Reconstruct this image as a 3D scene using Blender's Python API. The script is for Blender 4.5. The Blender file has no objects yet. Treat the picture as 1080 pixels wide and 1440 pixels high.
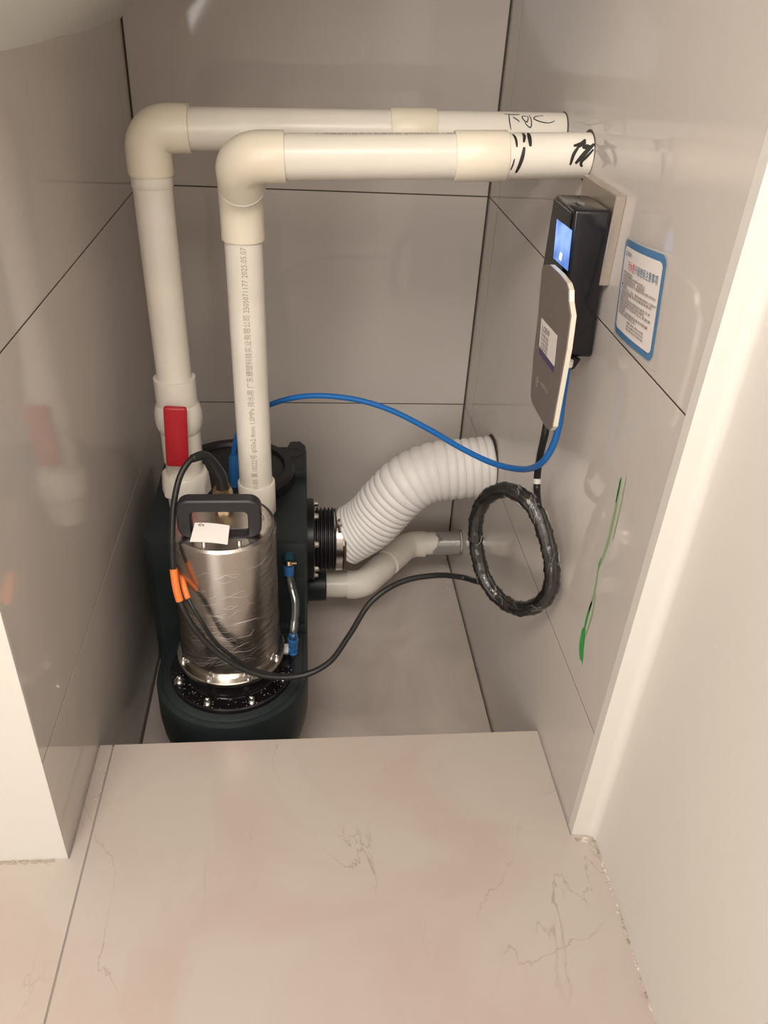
import bpy, bmesh, math, random
from mathutils import Vector, Matrix, noise
random.seed(4)
PI = math.pi
scene = bpy.context.scene
col = scene.collection

# ------------------------------------------------------------------ camera
FW = Vector((0.10074617, 0.83181454, -0.54583403))
RT = Vector((0.9949007, -0.0868626, 0.05125893))
UP = Vector((0.00477464, 0.5482148, 0.83632394))
CAM = Vector((0, 0, 1.2811)); FPX = 1119.64
cd = bpy.data.cameras.new('camera'); cam = bpy.data.objects.new('camera', cd); col.objects.link(cam)
m3 = Matrix((RT, UP, -FW)).transposed()
cam.matrix_world = Matrix.Translation(CAM) @ m3.to_4x4()
cd.sensor_fit = 'VERTICAL'; cd.sensor_height = 24; cd.lens = FPX / 1440 * 24; cd.clip_start = 0.02
scene.camera = cam

# ------------------------------------------------------------------ world, lights, exposure
w = bpy.data.worlds.new('world'); scene.world = w; w.use_nodes = True
w.node_tree.nodes['Background'].inputs[0].default_value = (0.9, 0.85, 0.8, 1)
w.node_tree.nodes['Background'].inputs[1].default_value = 0.3
def area(name, loc, target, sx, sy, power, color):
    l = bpy.data.lights.new(name, 'AREA'); l.shape = 'RECTANGLE'; l.size = sx; l.size_y = sy
    l.energy = power; l.color = color
    o = bpy.data.objects.new(name, l); col.objects.link(o); o.location = loc
    o.rotation_euler = (Vector(target) - Vector(loc)).to_track_quat('-Z', 'Y').to_euler()
    return o
area('ceiling_panel_light', (-0.30, -0.10, 2.40), (-0.02, 1.5, 0.5), 1.3, 0.9, 54, (1.0, 0.93, 0.85))
area('rear_fill_light', (-0.9, -2.1, 1.45), (-0.1, 1.5, 0.9), 1.5, 1.7, 46, (1.0, 0.96, 0.91))  # added fill lamp behind the camera, brightens the depth of the niche; no opening there
scene.view_settings.view_transform = 'Standard'; scene.view_settings.look = 'None'
scene.view_settings.exposure = 0.3; scene.view_settings.gamma = 1.0
scene.view_settings.use_curve_mapping = False

# ------------------------------------------------------------------ measured room
XL, XR, YB, YF, ZP, YW = -0.4076, 0.4899, 2.1732, 1.112, -0.3206, 0.866
Z1, Z2 = 0.8454, 0.2454            # tile joints
def ray(u, v): return FW + RT * ((u - 540) / FPX) - UP * ((v - 720) / FPX)
def on(ax, val, u, v):             # the point of a world plane (axis = value) measured at a photo position
    d = ray(u, v); return CAM + d * ((val - CAM[ax]) / d[ax])

# ------------------------------------------------------------------ materials
def mat(name, rgb, rough=0.5, metal=0.0, spec=0.5, coat=0.0, trans=0.0, alpha=1.0, ior=1.45, emit=None, es=0):
    m = bpy.data.materials.new(name); m.use_nodes = True
    b = m.node_tree.nodes['Principled BSDF']
    b.inputs['Base Color'].default_value = (*rgb, 1); b.inputs['Roughness'].default_value = rough
    b.inputs['Metallic'].default_value = metal; b.inputs['Specular IOR Level'].default_value = spec
    b.inputs['Coat Weight'].default_value = coat; b.inputs['Transmission Weight'].default_value = trans
    b.inputs['Alpha'].default_value = alpha; b.inputs['IOR'].default_value = ior
    if emit: b.inputs['Emission Color'].default_value = (*emit, 1); b.inputs['Emission Strength'].default_value = es
    return m
def N(m, t, **k):
    n = m.node_tree.nodes.new(t)
    for a, v in k.items(): setattr(n, a, v)
    return n
def L(m, a, b): m.node_tree.links.new(a, b)
def coords(m, scale=(1, 1, 1), loc=(0, 0, 0)):
    tc = N(m, 'ShaderNodeTexCoord'); mp = N(m, 'ShaderNodeMapping'); mp.inputs['Scale'].default_value = scale; mp.inputs['Location'].default_value = loc
    L(m, tc.outputs['Object'], mp.inputs[0]); return mp.outputs[0]
def vary(m, c1, c2, scale=4, detail=4, stretch=(1, 1, 1), lo=0.35, hi=0.65, dist=0.0):
    """two-tone noise colour"""
    b = m.node_tree.nodes['Principled BSDF']
    n = N(m, 'ShaderNodeTexNoise'); n.inputs['Scale'].default_value = scale; n.inputs['Detail'].default_value = detail
    n.inputs['Distortion'].default_value = dist
    L(m, coords(m, stretch), n.inputs['Vector'])
    r = N(m, 'ShaderNodeValToRGB'); r.color_ramp.elements[0].position = lo; r.color_ramp.elements[1].position = hi
    r.color_ramp.elements[0].color = (*c1, 1); r.color_ramp.elements[1].color = (*c2, 1)
    L(m, n.outputs['Fac'], r.inputs[0]); L(m, r.outputs[0], b.inputs['Base Color'])
    return r
def bump(m, scale=50, strength=0.1, dist=0.002, stretch=(1, 1, 1), detail=3):
    b = m.node_tree.nodes['Principled BSDF']
    n = N(m, 'ShaderNodeTexNoise'); n.inputs['Scale'].default_value = scale; n.inputs['Detail'].default_value = detail
    L(m, coords(m, stretch), n.inputs['Vector'])
    bp = N(m, 'ShaderNodeBump'); bp.inputs['Strength'].default_value = strength; bp.inputs['Distance'].default_value = dist
    L(m, n.outputs['Fac'], bp.inputs['Height']); L(m, bp.outputs[0], b.inputs['Normal'])

M = {}
M['tile'] = mat('polished_taupe_tile', (0.36, 0.30, 0.26), 0.055, spec=0.5)
vary(M['tile'], (0.56, 0.51, 0.472), (0.60, 0.55, 0.508), 1.6, 3)
bump(M['tile'], 4, 0.04, 0.004)
M['grout'] = mat('dark_grout', (0.085, 0.062, 0.05), 0.9)
M['grout_light'] = mat('grey_grout', (0.27, 0.24, 0.215), 0.9)
M['pit_tile'] = mat('pit_floor_tile', (0.4, 0.32, 0.28), 0.22)
vary(M['pit_tile'], (0.47, 0.405, 0.365), (0.57, 0.505, 0.46), 3, 5, dist=1.2)
# floor marble: cream and pink clouds with fine dark veins
fm = mat('cream_pink_marble_tile', (0.6, 0.5, 0.42), 0.24); M['floor'] = fm
r = vary(fm, (0.45, 0.365, 0.325), (0.46, 0.405, 0.36), 3.2, 8, dist=0.6, lo=0.40, hi=0.56)
b = fm.node_tree.nodes['Principled BSDF']
mu = N(fm, 'ShaderNodeTexNoise'); mu.inputs['Scale'].default_value = 2.3; mu.inputs['Detail'].default_value = 9; mu.inputs['Distortion'].default_value = 0.8
L(fm, coords(fm, (1.9, 0.75, 1), (2.3, .4, 0)), mu.inputs['Vector'])
sub = N(fm, 'ShaderNodeMath', operation='SUBTRACT'); sub.inputs[1].default_value = 0.5; L(fm, mu.outputs['Fac'], sub.inputs[0])
ab = N(fm, 'ShaderNodeMath', operation='ABSOLUTE'); L(fm, sub.outputs[0], ab.inputs[0])
vr = N(fm, 'ShaderNodeValToRGB'); vr.color_ramp.elements[0].position = 0.0; vr.color_ramp.elements[1].position = 0.0035
vr.color_ramp.elements[0].color = (1, 1, 1, 1); vr.color_ramp.elements[1].color = (0, 0, 0, 1); L(fm, ab.outputs[0], vr.inputs[0])
m2 = N(fm, 'ShaderNodeTexNoise'); m2.inputs['Scale'].default_value = 3.4; L(fm, coords(fm), m2.inputs['Vector'])
r2 = N(fm, 'ShaderNodeValToRGB'); r2.color_ramp.elements[0].position = 0.50; r2.color_ramp.elements[1].position = 0.66; L(fm, m2.outputs['Fac'], r2.inputs[0])
mm = N(fm, 'ShaderNodeMath', operation='MULTIPLY'); L(fm, vr.outputs[0], mm.inputs[0]); L(fm, r2.outputs[0], mm.inputs[1])
mz = N(fm, 'ShaderNodeTexNoise'); mz.inputs['Scale'].default_value = 4.5; mz.inputs['Detail'].default_value = 10; mz.inputs['Distortion'].default_value = .5; L(fm, coords(fm, (1.6, .7, 1), (7.1, 3.3, 0)), mz.inputs['Vector'])
sz = N(fm, 'ShaderNodeMath', operation='SUBTRACT'); sz.inputs[1].default_value = .5; L(fm, mz.outputs['Fac'], sz.inputs[0])
az = N(fm, 'ShaderNodeMath', operation='ABSOLUTE'); L(fm, sz.outputs[0], az.inputs[0])
vz = N(fm, 'ShaderNodeValToRGB'); vz.color_ramp.elements[1].position = .005; vz.color_ramp.elements[0].color = (.8, .8, .8, 1); vz.color_ramp.elements[1].color = (0, 0, 0, 1); L(fm, az.outputs[0], vz.inputs[0])
m3z = N(fm, 'ShaderNodeTexNoise'); m3z.inputs['Scale'].default_value = 2.6; L(fm, coords(fm, (1, 1, 1), (5, 1, 0)), m3z.inputs['Vector'])
rz_ = N(fm, 'ShaderNodeValToRGB'); rz_.color_ramp.elements[0].position = .52; rz_.color_ramp.elements[1].position = .64; L(fm, m3z.outputs['Fac'], rz_.inputs[0])
mq = N(fm, 'ShaderNodeMath', operation='MULTIPLY'); L(fm, vz.outputs[0], mq.inputs[0]); L(fm, rz_.outputs[0], mq.inputs[1])
mx_ = N(fm, 'ShaderNodeMath', operation='MAXIMUM'); L(fm, mm.outputs[0], mx_.inputs[0]); L(fm, mq.outputs[0], mx_.inputs[1]); mm = mx_
mm2 = N(fm, 'ShaderNodeMath', operation='MULTIPLY'); L(fm, mm.outputs[0], mm2.inputs[0]); mm2.inputs[1].default_value = 0.7
mx = N(fm, 'ShaderNodeMix', data_type='RGBA'); L(fm, mm2.outputs[0], mx.inputs[0]); L(fm, r.outputs[0], mx.inputs[6])
mx.inputs[7].default_value = (0.24, 0.17, 0.13, 1); L(fm, mx.outputs[2], b.inputs['Base Color'])
M['paint'] = mat('cream_wall_paint', (0.68, 0.65, 0.60), 0.6); bump(M['paint'], 9, 0.12, 0.004)
M['soffit'] = mat('white_soffit_plaster', (0.78, 0.77, 0.72), 0.7); bump(M['soffit'], 12, 0.2, 0.004)
M['crumb'] = mat('plaster_crumb', (0.6, 0.53, 0.44), 0.9); vary(M['crumb'], (0.3, 0.25, 0.2), (0.7, 0.62, 0.54), 60)
M['pvc'] = mat('white_pvc', (0.76, 0.68, 0.56), 0.3); vary(M['pvc'], (0.70, 0.655, 0.575), (0.755, 0.705, 0.625), 6, 4, (1, 1, 2))
M['pvc_cream'] = mat('cream_pvc_fitting', (0.80, 0.70, 0.50), 0.33); vary(M['pvc_cream'], (0.735, 0.66, 0.53), (0.775, 0.705, 0.58), 8)
M['hose'] = mat('white_corrugated_plastic', (0.74, 0.71, 0.68), 0.45)
M['tank'] = mat('dark_slate_polyethylene', (0.020, 0.026, 0.028), 0.42, spec=0.4); vary(M['tank'], (0.017, 0.023, 0.025), (0.027, 0.034, 0.036), 9); bump(M['tank'], 60, 0.1, 0.001)
M['black'] = mat('black_plastic', (0.012, 0.011, 0.013), 0.35)
M['gloss_black'] = mat('glossy_black_enamel', (0.008, 0.007, 0.008), 0.12)
M['rubber'] = mat('black_rubber', (0.014, 0.013, 0.013), 0.42)
M['handle'] = mat('black_handle_plastic', (0.022, 0.020, 0.023), 0.45)
M['steel'] = mat('stainless_steel', (0.60, 0.565, 0.535), 0.24, 1.0); bump(M['steel'], 30, 0.06, 0.001, (1, 1, 14))
M['steel_rim'] = mat('polished_steel', (0.60, 0.56, 0.51), 0.2, 1.0)
M['steel_top'] = mat('steel_top_plate', (0.40, 0.365, 0.34), 0.2, 1.0)
M['bolt'] = mat('zinc_bolt', (0.72, 0.70, 0.68), 0.18, 1.0)
M['brass'] = mat('brass_gland', (0.50, 0.37, 0.23), 0.25, 1.0)
M['brown'] = mat('brown_band', (0.10, 0.05, 0.03), 0.4)
M['blue'] = mat('blue_tube_plastic', (0.012, 0.13, 0.42), 0.35)
M['blue_fit'] = mat('blue_fitting_plastic', (0.02, 0.12, 0.33), 0.3)
M['red'] = mat('red_handle_plastic', (0.42, 0.012, 0.022), 0.32)
M['orange'] = mat('orange_sleeve', (0.80, 0.20, 0.04), 0.45)
M['white'] = mat('white_plastic', (0.75, 0.73, 0.68), 0.4)
M['paper'] = mat('white_paper', (0.72, 0.66, 0.63), 0.7)
M['ink'] = mat('black_ink', (0.02, 0.017, 0.015), 0.6)
M['ink_soft'] = mat('grey_printing_ink', (0.38, 0.32, 0.25), 0.6)
M['ink_text'] = mat('dark_text_ink', (0.13, 0.10, 0.10), 0.6)
M['ink_red'] = mat('red_text_ink', (0.62, 0.06, 0.08), 0.6)
M['ink_blue'] = mat('blue_text_ink', (0.07, 0.16, 0.26), 0.6)
M['border'] = mat('blue_border_print', (0.075, 0.19, 0.36), 0.35)
M['purple'] = mat('purple_strip_print', (0.07, 0.05, 0.16), 0.4)
M['cover'] = mat('taupe_metallic_cover', (0.20, 0.165, 0.145), 0.42, 0.25)
M['cover_edge'] = mat('champagne_edge', (0.70, 0.66, 0.55), 0.35, 0.2)
M['bracket'] = mat('champagne_bracket', (0.62, 0.55, 0.48), 0.3, 0.85)
M['logo'] = mat('silver_logo', (0.5, 0.47, 0.44), 0.35, 0.3)
M['screen'] = mat('lit_blue_screen', (0.05, 0.1, 0.2), 0.2)
sm = M['screen']; n = N(sm, 'ShaderNodeTexNoise'); n.inputs['Scale'].default_value = 22; L(sm, coords(sm), n.inputs[0])
cr = N(sm, 'ShaderNodeValToRGB'); cr.color_ramp.elements[0].color = (0.07, 0.16, 0.50, 1); cr.color_ramp.elements[1].color = (0.26, 0.42, 0.85, 1)
cr.color_ramp.elements[0].position = 0.35; cr.color_ramp.elements[1].position = 0.65
L(sm, n.outputs[0], cr.inputs[0]); sb = sm.node_tree.nodes['Principled BSDF']; L(sm, cr.outputs[0], sb.inputs['Emission Color']); sb.inputs['Emission Strength'].default_value = 1.0
M['green'] = mat('green_marker_smear', (0.03, 0.36, 0.06), 0.5)
M['green_pale'] = mat('pale_green_smear', (0.28, 0.42, 0.22), 0.5)
M['tape'] = mat('silver_grey_tape', (0.36, 0.34, 0.32), 0.3, 0.4); bump(M['tape'], 40, 0.4, 0.003)
M['silicone'] = mat('pale_grey_sealant', (0.55, 0.52, 0.48), 0.3)

def film(name, fac, rough, bs, st, gl=(0.9, 0.88, 0.85), stretch=(1, 1, 1), thick=0.0):
    m = bpy.data.materials.new(name); m.use_nodes = True; nt = m.node_tree; nt.nodes.clear()
    o = N(m, 'ShaderNodeOutputMaterial'); t = N(m, 'ShaderNodeBsdfTransparent'); g = N(m, 'ShaderNodeBsdfGlossy')
    g.inputs['Roughness'].default_value = rough; g.inputs['Color'].default_value = (*gl, 1)
    n = N(m, 'ShaderNodeTexNoise'); n.inputs['Scale'].default_value = bs; n.inputs['Detail'].default_value = 5
    L(m, coords(m, stretch), n.inputs[0])
    bp = N(m, 'ShaderNodeBump'); bp.inputs['Strength'].default_value = st; bp.inputs['Distance'].default_value = 0.004
    L(m, n.outputs[0], bp.inputs['Height']); L(m, bp.outputs[0], g.inputs['Normal'])
    lw = N(m, 'ShaderNodeLayerWeight'); lw.inputs[0].default_value = fac; L(m, bp.outputs[0], lw.inputs['Normal'])
    x = N(m, 'ShaderNodeMixShader'); ad = N(m, 'ShaderNodeMath', operation='ADD', use_clamp=True); ad.inputs[1].default_value = thick
    L(m, lw.outputs['Fresnel'], ad.inputs[0]); L(m, ad.outputs[0], x.inputs[0])
    L(m, t.outputs[0], x.inputs[1]); L(m, g.outputs[0], x.inputs[2]); L(m, x.outputs[0], o.inputs[0]); return m
M['film'] = film('clear_stretch_film', 0.12, 0.12, 26, 0.8, stretch=(1, 1, 4), thick=0.03)
M['film_coil'] = film('clear_wrap_film', 0.22, 0.16, 55, 1.0, thick=0.06)
M['clear_tube'] = film('clear_vinyl', 0.35, 0.08, 20, 0.1, gl=(0.95, 1.0, 0.97), thick=0.06)
M['lamination'] = mat('clear_lamination', (0.70, 0.66, 0.62), 0.15, alpha=0.42)

# ------------------------------------------------------------------ builders
def mesh_from(bm, name):
    me = bpy.data.meshes.new(name); bm.to_mesh(me); bm.free(); return me
def link(name, me, m=None, parent=None, kind=None, smooth=False, loc=None):
    if m is not None and not me.materials: me.materials.append(m)
    if smooth is True:
        for p in me.polygons: p.use_smooth = True
    o = bpy.data.objects.new(name, me); col.objects.link(o)
    if smooth == 'auto':
        for p in me.polygons: p.use_smooth = True
        md = o.modifiers.new('edges', 'EDGE_SPLIT'); md.split_angle = math.radians(35)
    if loc is not None: o.location = loc
    if parent is not None:
        o.parent = parent
        o.matrix_parent_inverse = world_of(parent).inverted()
    if kind: o['kind'] = kind
    return o
def world_of(o):
    mt = Matrix.Translation(o.location) @ o.rotation_euler.to_matrix().to_4x4()
    if o.parent: mt = world_of(o.parent) @ o.matrix_parent_inverse @ mt
    return mt
def obj(name, bm, m, parent=None, kind=None, smooth=False, loc=None):
    return link(name, mesh_from(bm, name), m, parent, kind, smooth, loc)
def thing(name, label, cat, loc, group=None):
    o = bpy.data.objects.new(name, None); o.empty_display_size = 0.03; col.objects.link(o); o.location = loc
    o['label'] = label; o['category'] = cat
    if group: o['group'] = group
    return o
def tag(o, label, cat, group=None):
    o['label'] = label; o['category'] = cat
    if group: o['group'] = group
    return o
def box(bm, a, b, bev=0.0, seg=2):
    r = bmesh.ops.create_cube(bm, size=1)
    s = [b[i] - a[i] for i in range(3)]; c = [(a[i] + b[i]) / 2 for i in range(3)]
    for v in r['verts']: v.co = Vector((v.co[i] * s[i] + c[i] for i in range(3)))
    if bev: 
        es = list({e for v in r['verts'] for e in v.link_edges})
        bmesh.ops.bevel(bm, geom=es, offset=bev, segments=seg, affect='EDGES', profile=0.5)
def boxbm(a, b, bev=0.0, seg=2):
    bm = bmesh.new(); box(bm, a, b, bev, seg); return bm
def frame(d):
    d = d.normalized(); up = Vector((0, 0, 1)) if abs(d.z) < 0.9 else Vector((0, 1, 0))
    x = d.cross(up).normalized(); return x, x.cross(d).normalized()
def sweep(bm, pts, rad, n=16, closed=False, caps=True, shape=None):
    """tube along pts; rad number or list"""
    pts = [Vector(p) for p in pts]; K = len(pts)
    R = rad if isinstance(rad, (list, tuple)) else [rad] * K
    tan = []
    for i in range(K):
        a = pts[(i - 1) % K] if (closed or i > 0) else pts[i]; b = pts[(i + 1) % K] if (closed or i < K - 1) else pts[i]
        tan.append((b - a).normalized())
    x, y = frame(tan[0]); rings = []
    for i in range(K):
        if i: 
            q = tan[i - 1].rotation_difference(tan[i]); x = q @ x; x = (x - tan[i] * x.dot(tan[i])).normalized()
        y = tan[i].cross(x)
        ring = []
        for k in range(n):
            a = 2 * PI * k / n; cx, cy = math.cos(a), math.sin(a)
            if shape: cx, cy = cx * shape[0], cy * shape[1]
            ring.append(bm.verts.new(pts[i] + x * (cx * R[i]) + y * (cy * R[i])))
        rings.append(ring)
    for i in range(K - (0 if closed else 1)):
        a, b = rings[i], rings[(i + 1) % K]; off = 0
        if closed and i == K - 1:
            off = min(range(n), key=lambda s: (a[0].co - b[s].co).length)
        for k in range(n): bm.faces.new((a[k], a[(k + 1) % n], b[(k + 1 + off) % n], b[(k + off) % n]))
    if caps and not closed:
        bm.faces.new(list(reversed(rings[0]))); bm.faces.new(rings[-1])
    return rings
def tube(pts, rad, n=16, **k):
    bm = bmesh.new(); sweep(bm, pts, rad, n, **k); return bm
def smooth_path(P, per=8, closed=False):
    P = [Vector(p) for p in P]; out = []; K = len(P)
    for i in range(K if closed else K - 1):
        if closed: p0, p1, p2, p3 = P[(i - 1) % K], P[i], P[(i + 1) % K], P[(i + 2) % K]
        else: p0, p1, p2, p3 = P[max(i - 1, 0)], P[i], P[i + 1], P[min(i + 2, K - 1)]
        for s in range(per):
            t = s / per
            out.append(0.5 * ((2 * p1) + (p2 - p0) * t + (2 * p0 - 5 * p1 + 4 * p2 - p3) * t * t + (3 * p1 - p0 - 3 * p2 + p3) * t ** 3))
    if not closed: out.append(P[-1])
    return out
def lathe(prof, origin, axis='Z', n=64, bm=None):
    """prof: list of (r, h) along the axis"""
    bm = bm or bmesh.new(); o = Vector(origin); rings = []
    for r, h in prof:
        ring = []
        for k in range(n):
            a = 2 * PI * k / n; c, s = r * math.cos(a), r * math.sin(a)
            p = {'Z': (c, s, h), 'X': (h, c, s), 'Y': (c, h, s)}[axis]
            ring.append(bm.verts.new(o + Vector(p)))
        rings.append(ring)
    for a, b in zip(rings, rings[1:]):
        for k in range(n): bm.faces.new((a[k], a[(k + 1) % n], b[(k + 1) % n], b[k]))
    for rg, (r, h) in ((rings[0], prof[0]), (rings[-1], prof[-1])):
        if r > 1e-5: bm.faces.new(rg)
    bmesh.ops.remove_doubles(bm, verts=bm.verts, dist=1e-6)
    bmesh.ops.recalc_face_normals(bm, faces=bm.faces); return bm
def extrude_outline(pts, vec, bev=0.0):
    bm = bmesh.new(); vs = [bm.verts.new(p) for p in pts]; f = bm.faces.new(vs)
    r = bmesh.ops.extrude_face_region(bm, geom=[f]); nv = [g for g in r['geom'] if isinstance(g, bmesh.types.BMVert)]
    bmesh.ops.translate(bm, verts=nv, vec=vec); bmesh.ops.recalc_face_normals(bm, faces=bm.faces)
    if bev:
        caps = [f for f in bm.faces if len(f.verts) > 4 or abs(f.normal.dot(Vector(vec).normalized())) > 0.9]
        es = list({e for f in caps for e in f.edges}); bmesh.ops.bevel(bm, geom=es, offset=bev, segments=2, affect='EDGES', profile=0.5)
    return bm
def text_mesh(s, size, extr=0.0, align='LEFT', xscale=1.0):
    cu = bpy.data.curves.new('txt', 'FONT'); cu.body = s; cu.size = size; cu.extrude = extr; cu.align_x = align; cu.resolution_u = 2
    o = bpy.data.objects.new('txt', cu); col.objects.link(o)
    me = bpy.data.meshes.new_from_object(o.evaluated_get(bpy.context.evaluated_depsgraph_get()))
    bpy.data.objects.remove(o); bpy.data.curves.remove(cu); me.materials.clear()
    for v in me.vertices: v.co.x *= xscale
    return me
def bolt_mesh(r=0.0065, h=0.009):
    bm = bmesh.new()
    lathe([(r * 1.55, 0), (r * 1.55, h * .15), (r, h * .16), (r, h * .85), (r * .9, h), (r * .55, h), (r * .5, h * .55), (0.0001, h * .55)], (0, 0, 0), 'Z', 14, bm)
    return mesh_from(bm, 'bolt')
BOLT = bolt_mesh(); BOLT.materials.append(M['bolt'])
for p in BOLT.polygons: p.use_smooth = False
def bolt(parent, loc, rot=(0, 0, 0), scale=1.0, name='bolt'):
    o = bpy.data.objects.new(name, BOLT); col.objects.link(o); o.location = loc; o.rotation_euler = rot; o.scale = (scale,) * 3
    o.parent = parent; o.matrix_parent_inverse = world_of(parent).inverted(); return o

# ================================================================== SETTING
G = 0.0016       # half joint
def wall_with_tiles(name, backing, tiles):
    wl = obj(name, boxbm(*backing), M['grout'], kind='structure')
    for a, b in tiles: obj('tile', boxbm(a, b, 0.0003, 1), M['tile'], wl)
    return wl
T = 0.010
zs = [(ZP - 0.02, Z2), (Z2, Z1), (Z1, 1.445), (1.445, 2.045), (2.045, 2.4)]
wall_back = wall_with_tiles('wall_back', ((XL - .05, YB + .0012, ZP - .05), (XR + .05, YB + .08, 2.45)),
    [((XL + .004, YB, a + G), (XR - .004, YB + T, b - G)) for a, b in zs])
SL, SR = 2.072, 2.060   # narrow corner strips
def side_tiles(x0, x1, ys):
    out = []
    for a, b in zs:
        for ya, yb in ys: out.append(((x0, ya + .0022, a + G), (x1, yb - .0022, b - G)))
    return out
wall_left = wall_with_tiles('wall_left', ((XL - .0123, YW + .0015, ZP - .05), (XL - .0006, YB + .05, 2.45)),
    side_tiles(XL - T, XL, [(YW, SL), (SL, YB - .001)]))
wall_right = wall_with_tiles('wall_right', ((XR + .0006, YW, ZP - .05), (XR + .08, YB + .05, 2.45)),
    side_tiles(XR, XR + T, [(YW, SR), (SR, YB - .001)]))
for y, z, rr in ((1.45, 1.064, .0405), (1.615, 1.073, .0395), (1.78, .257, .0825), (2.003, -.148, .039)):   # rough holes round the pipes
    bm = lathe([(rr, -.0012), (rr - .001, .0), (rr + .001, .012)], (XR, y, z), 'X', 40)
    for v in bm.verts:
        k = 1 + .03 * noise.noise(v.co * 60); v.co.y = y + (v.co.y - y) * k; v.co.z = z + (v.co.z - z) * k
    obj('pipe_hole', bm, M['grout'], wall_right)
# pit floor and raised floor
pit = obj('floor', boxbm((XL - .05, YF - .02, ZP - .06), (XR + .05, YB + .05, ZP - .006)), M['grout'], kind='structure')
obj('tile', boxbm((XL + .004, YF + .001, ZP - .006), (XR - .004, YB - .004, ZP), .0008, 1), M['pit_tile'], pit)
fl = obj('floor_raised', boxbm((-2.6, -2.2, -.33), (2.0, YF - .004, -.0015)), M['grout_light'], kind='structure')
XJ = -0.3785
def plate(pts): return extrude_outline([(x, y, -.012) for x, y in pts], (0, 0, .012), .0006)
obj('tile', plate([(XJ + G, -.02 + G), (.60, -.02 + G), (.60, YW - .001), (XR - .003, YW - .001), (XR - .003, YF), (XJ + G, YF)]), M['floor'], fl)
obj('tile', plate([(-1.3 + G, -.02 + G), (XJ - G, -.02 + G), (XJ - G, YF), (XL + .003, YF), (XL + .003, YW - .001), (-1.3 + G, YW - .001)]), M['floor'], fl)
for x0, x1 in ((-2.6, -1.3), (-1.3, XJ), (XJ, .60)):
    for y0, y1 in ((-2.2, -1.22), (-1.22, -.02)): obj('tile', boxbm((x0 + G, y0 + G, -.012), (x1 - G, y1 - G, 0), .0012, 1), M['floor'], fl)
# painted walls of the room in front
bm = boxbm((-2.6, YW - .001, -.01), (XL - .0003, YW + .0013, 2.45), .0008, 1); box(bm, (-2.6, YW + .001, -.01), (XL - .0126, YW + .12, 2.45))
obj('wall_front_left', bm, M['paint'], kind='structure')
def jamb():
    # plan outline (x,y): convex nose at the tile, soft concave bend, then the wall running to the viewer
    pts = [(XR - .0005, YW + .02), (XR - .0005, YW), (.500, YW - .0015)]
    cx, cy, rr = .512, YW - .020, .018
    for i in range(9):
        a = PI / 2 - i / 8 * PI / 2
        pts.append((cx + rr * math.cos(a), cy + rr * math.sin(a)))
    pts += [(.531, .72), (.524, .5), (.520, .2), (.520, -2.2), (.66, -2.2), (.66, YW + .02)]
    bm = bmesh.new(); nz = 60; rows = []
    for k in range(nz + 1):
        z = -.005 + 2.46 * (k / nz); rows.append([bm.verts.new((x + (0.0018 * noise.noise(Vector((x * 9, y * 6, z * 5))) if i > 2 else 0), y, z)) for i, (x, y) in enumerate(pts)])
    for a, b in zip(rows, rows[1:]):
        for i in range(len(pts)): j = (i + 1) % len(pts); bm.faces.new((a[i], a[j], b[j], b[i]))
    bmesh.ops.recalc_face_normals(bm, faces=bm.faces)
    return bm
obj('wall_front_right', jamb(), M['paint'], kind='structure', smooth='auto')
obj('wall_rear', boxbm((-2.7, -2.3, -.01), (.7, -2.2, 2.45)), M['paint'], kind='structure')
obj('wall_far_left', boxbm((-2.7, -2.2, -.01), (-2.6, YW + .1, 2.45)), M['paint'], kind='structure')
obj('ceiling', boxbm((-2.7, -2.3, 2.45), (.7, YB + .1, 2.52)), M['paint'], kind='structure')
# sloping stair soffit over the niche
def soffit():
    bm = bmesh.new(); nx, ny = 14, 40; top = []
    rows = []
    for j in range(ny + 1):
        y = YW + .001 + (YB - YW - .002) * j / ny; row = []
        z0 = 1.186 + (0.016 * max(0, (y - 1.5) / .7))
        for i in range(nx + 1):
            s = i / nx; x = XL - .004 + s * (XR - XL + .008) * 1.0
            wob = .005 * noise.noise(Vector((x * 4, y * 4, 0)))
            z = z0 + (x - XL) * 1.0 + wob
            row.append(bm.verts.new((x, y, z)))
        rows.append(row)
    for a, b in zip(rows, rows[1:]):
        for i in range(nx): bm.faces.new((a[i], a[i + 1], b[i + 1], b[i]))
    r = bmesh.ops.extrude_face_region(bm, geom=list(bm.faces)); nv = [g for g in r['geom'] if isinstance(g, bmesh.types.BMVert)]
    bmesh.ops.translate(bm, verts=nv, vec=(0, 0, .12)); bmesh.ops.recalc_face_normals(bm, faces=bm.faces); return bm
obj('ceiling_stair_soffit', soffit(), M['soffit'], kind='structure', smooth='auto')

# ================================================================== PUMP STATION
PX, PY = -0.163, 1.36
def pt(x, y, z): return Vector((x, y, z))
st = thing('sewage_pump_station', 'dark slate tank carrying an upright film-wrapped stainless pump, standing in the sunken pit', 'pump', (PX, 1.55, ZP))
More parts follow.
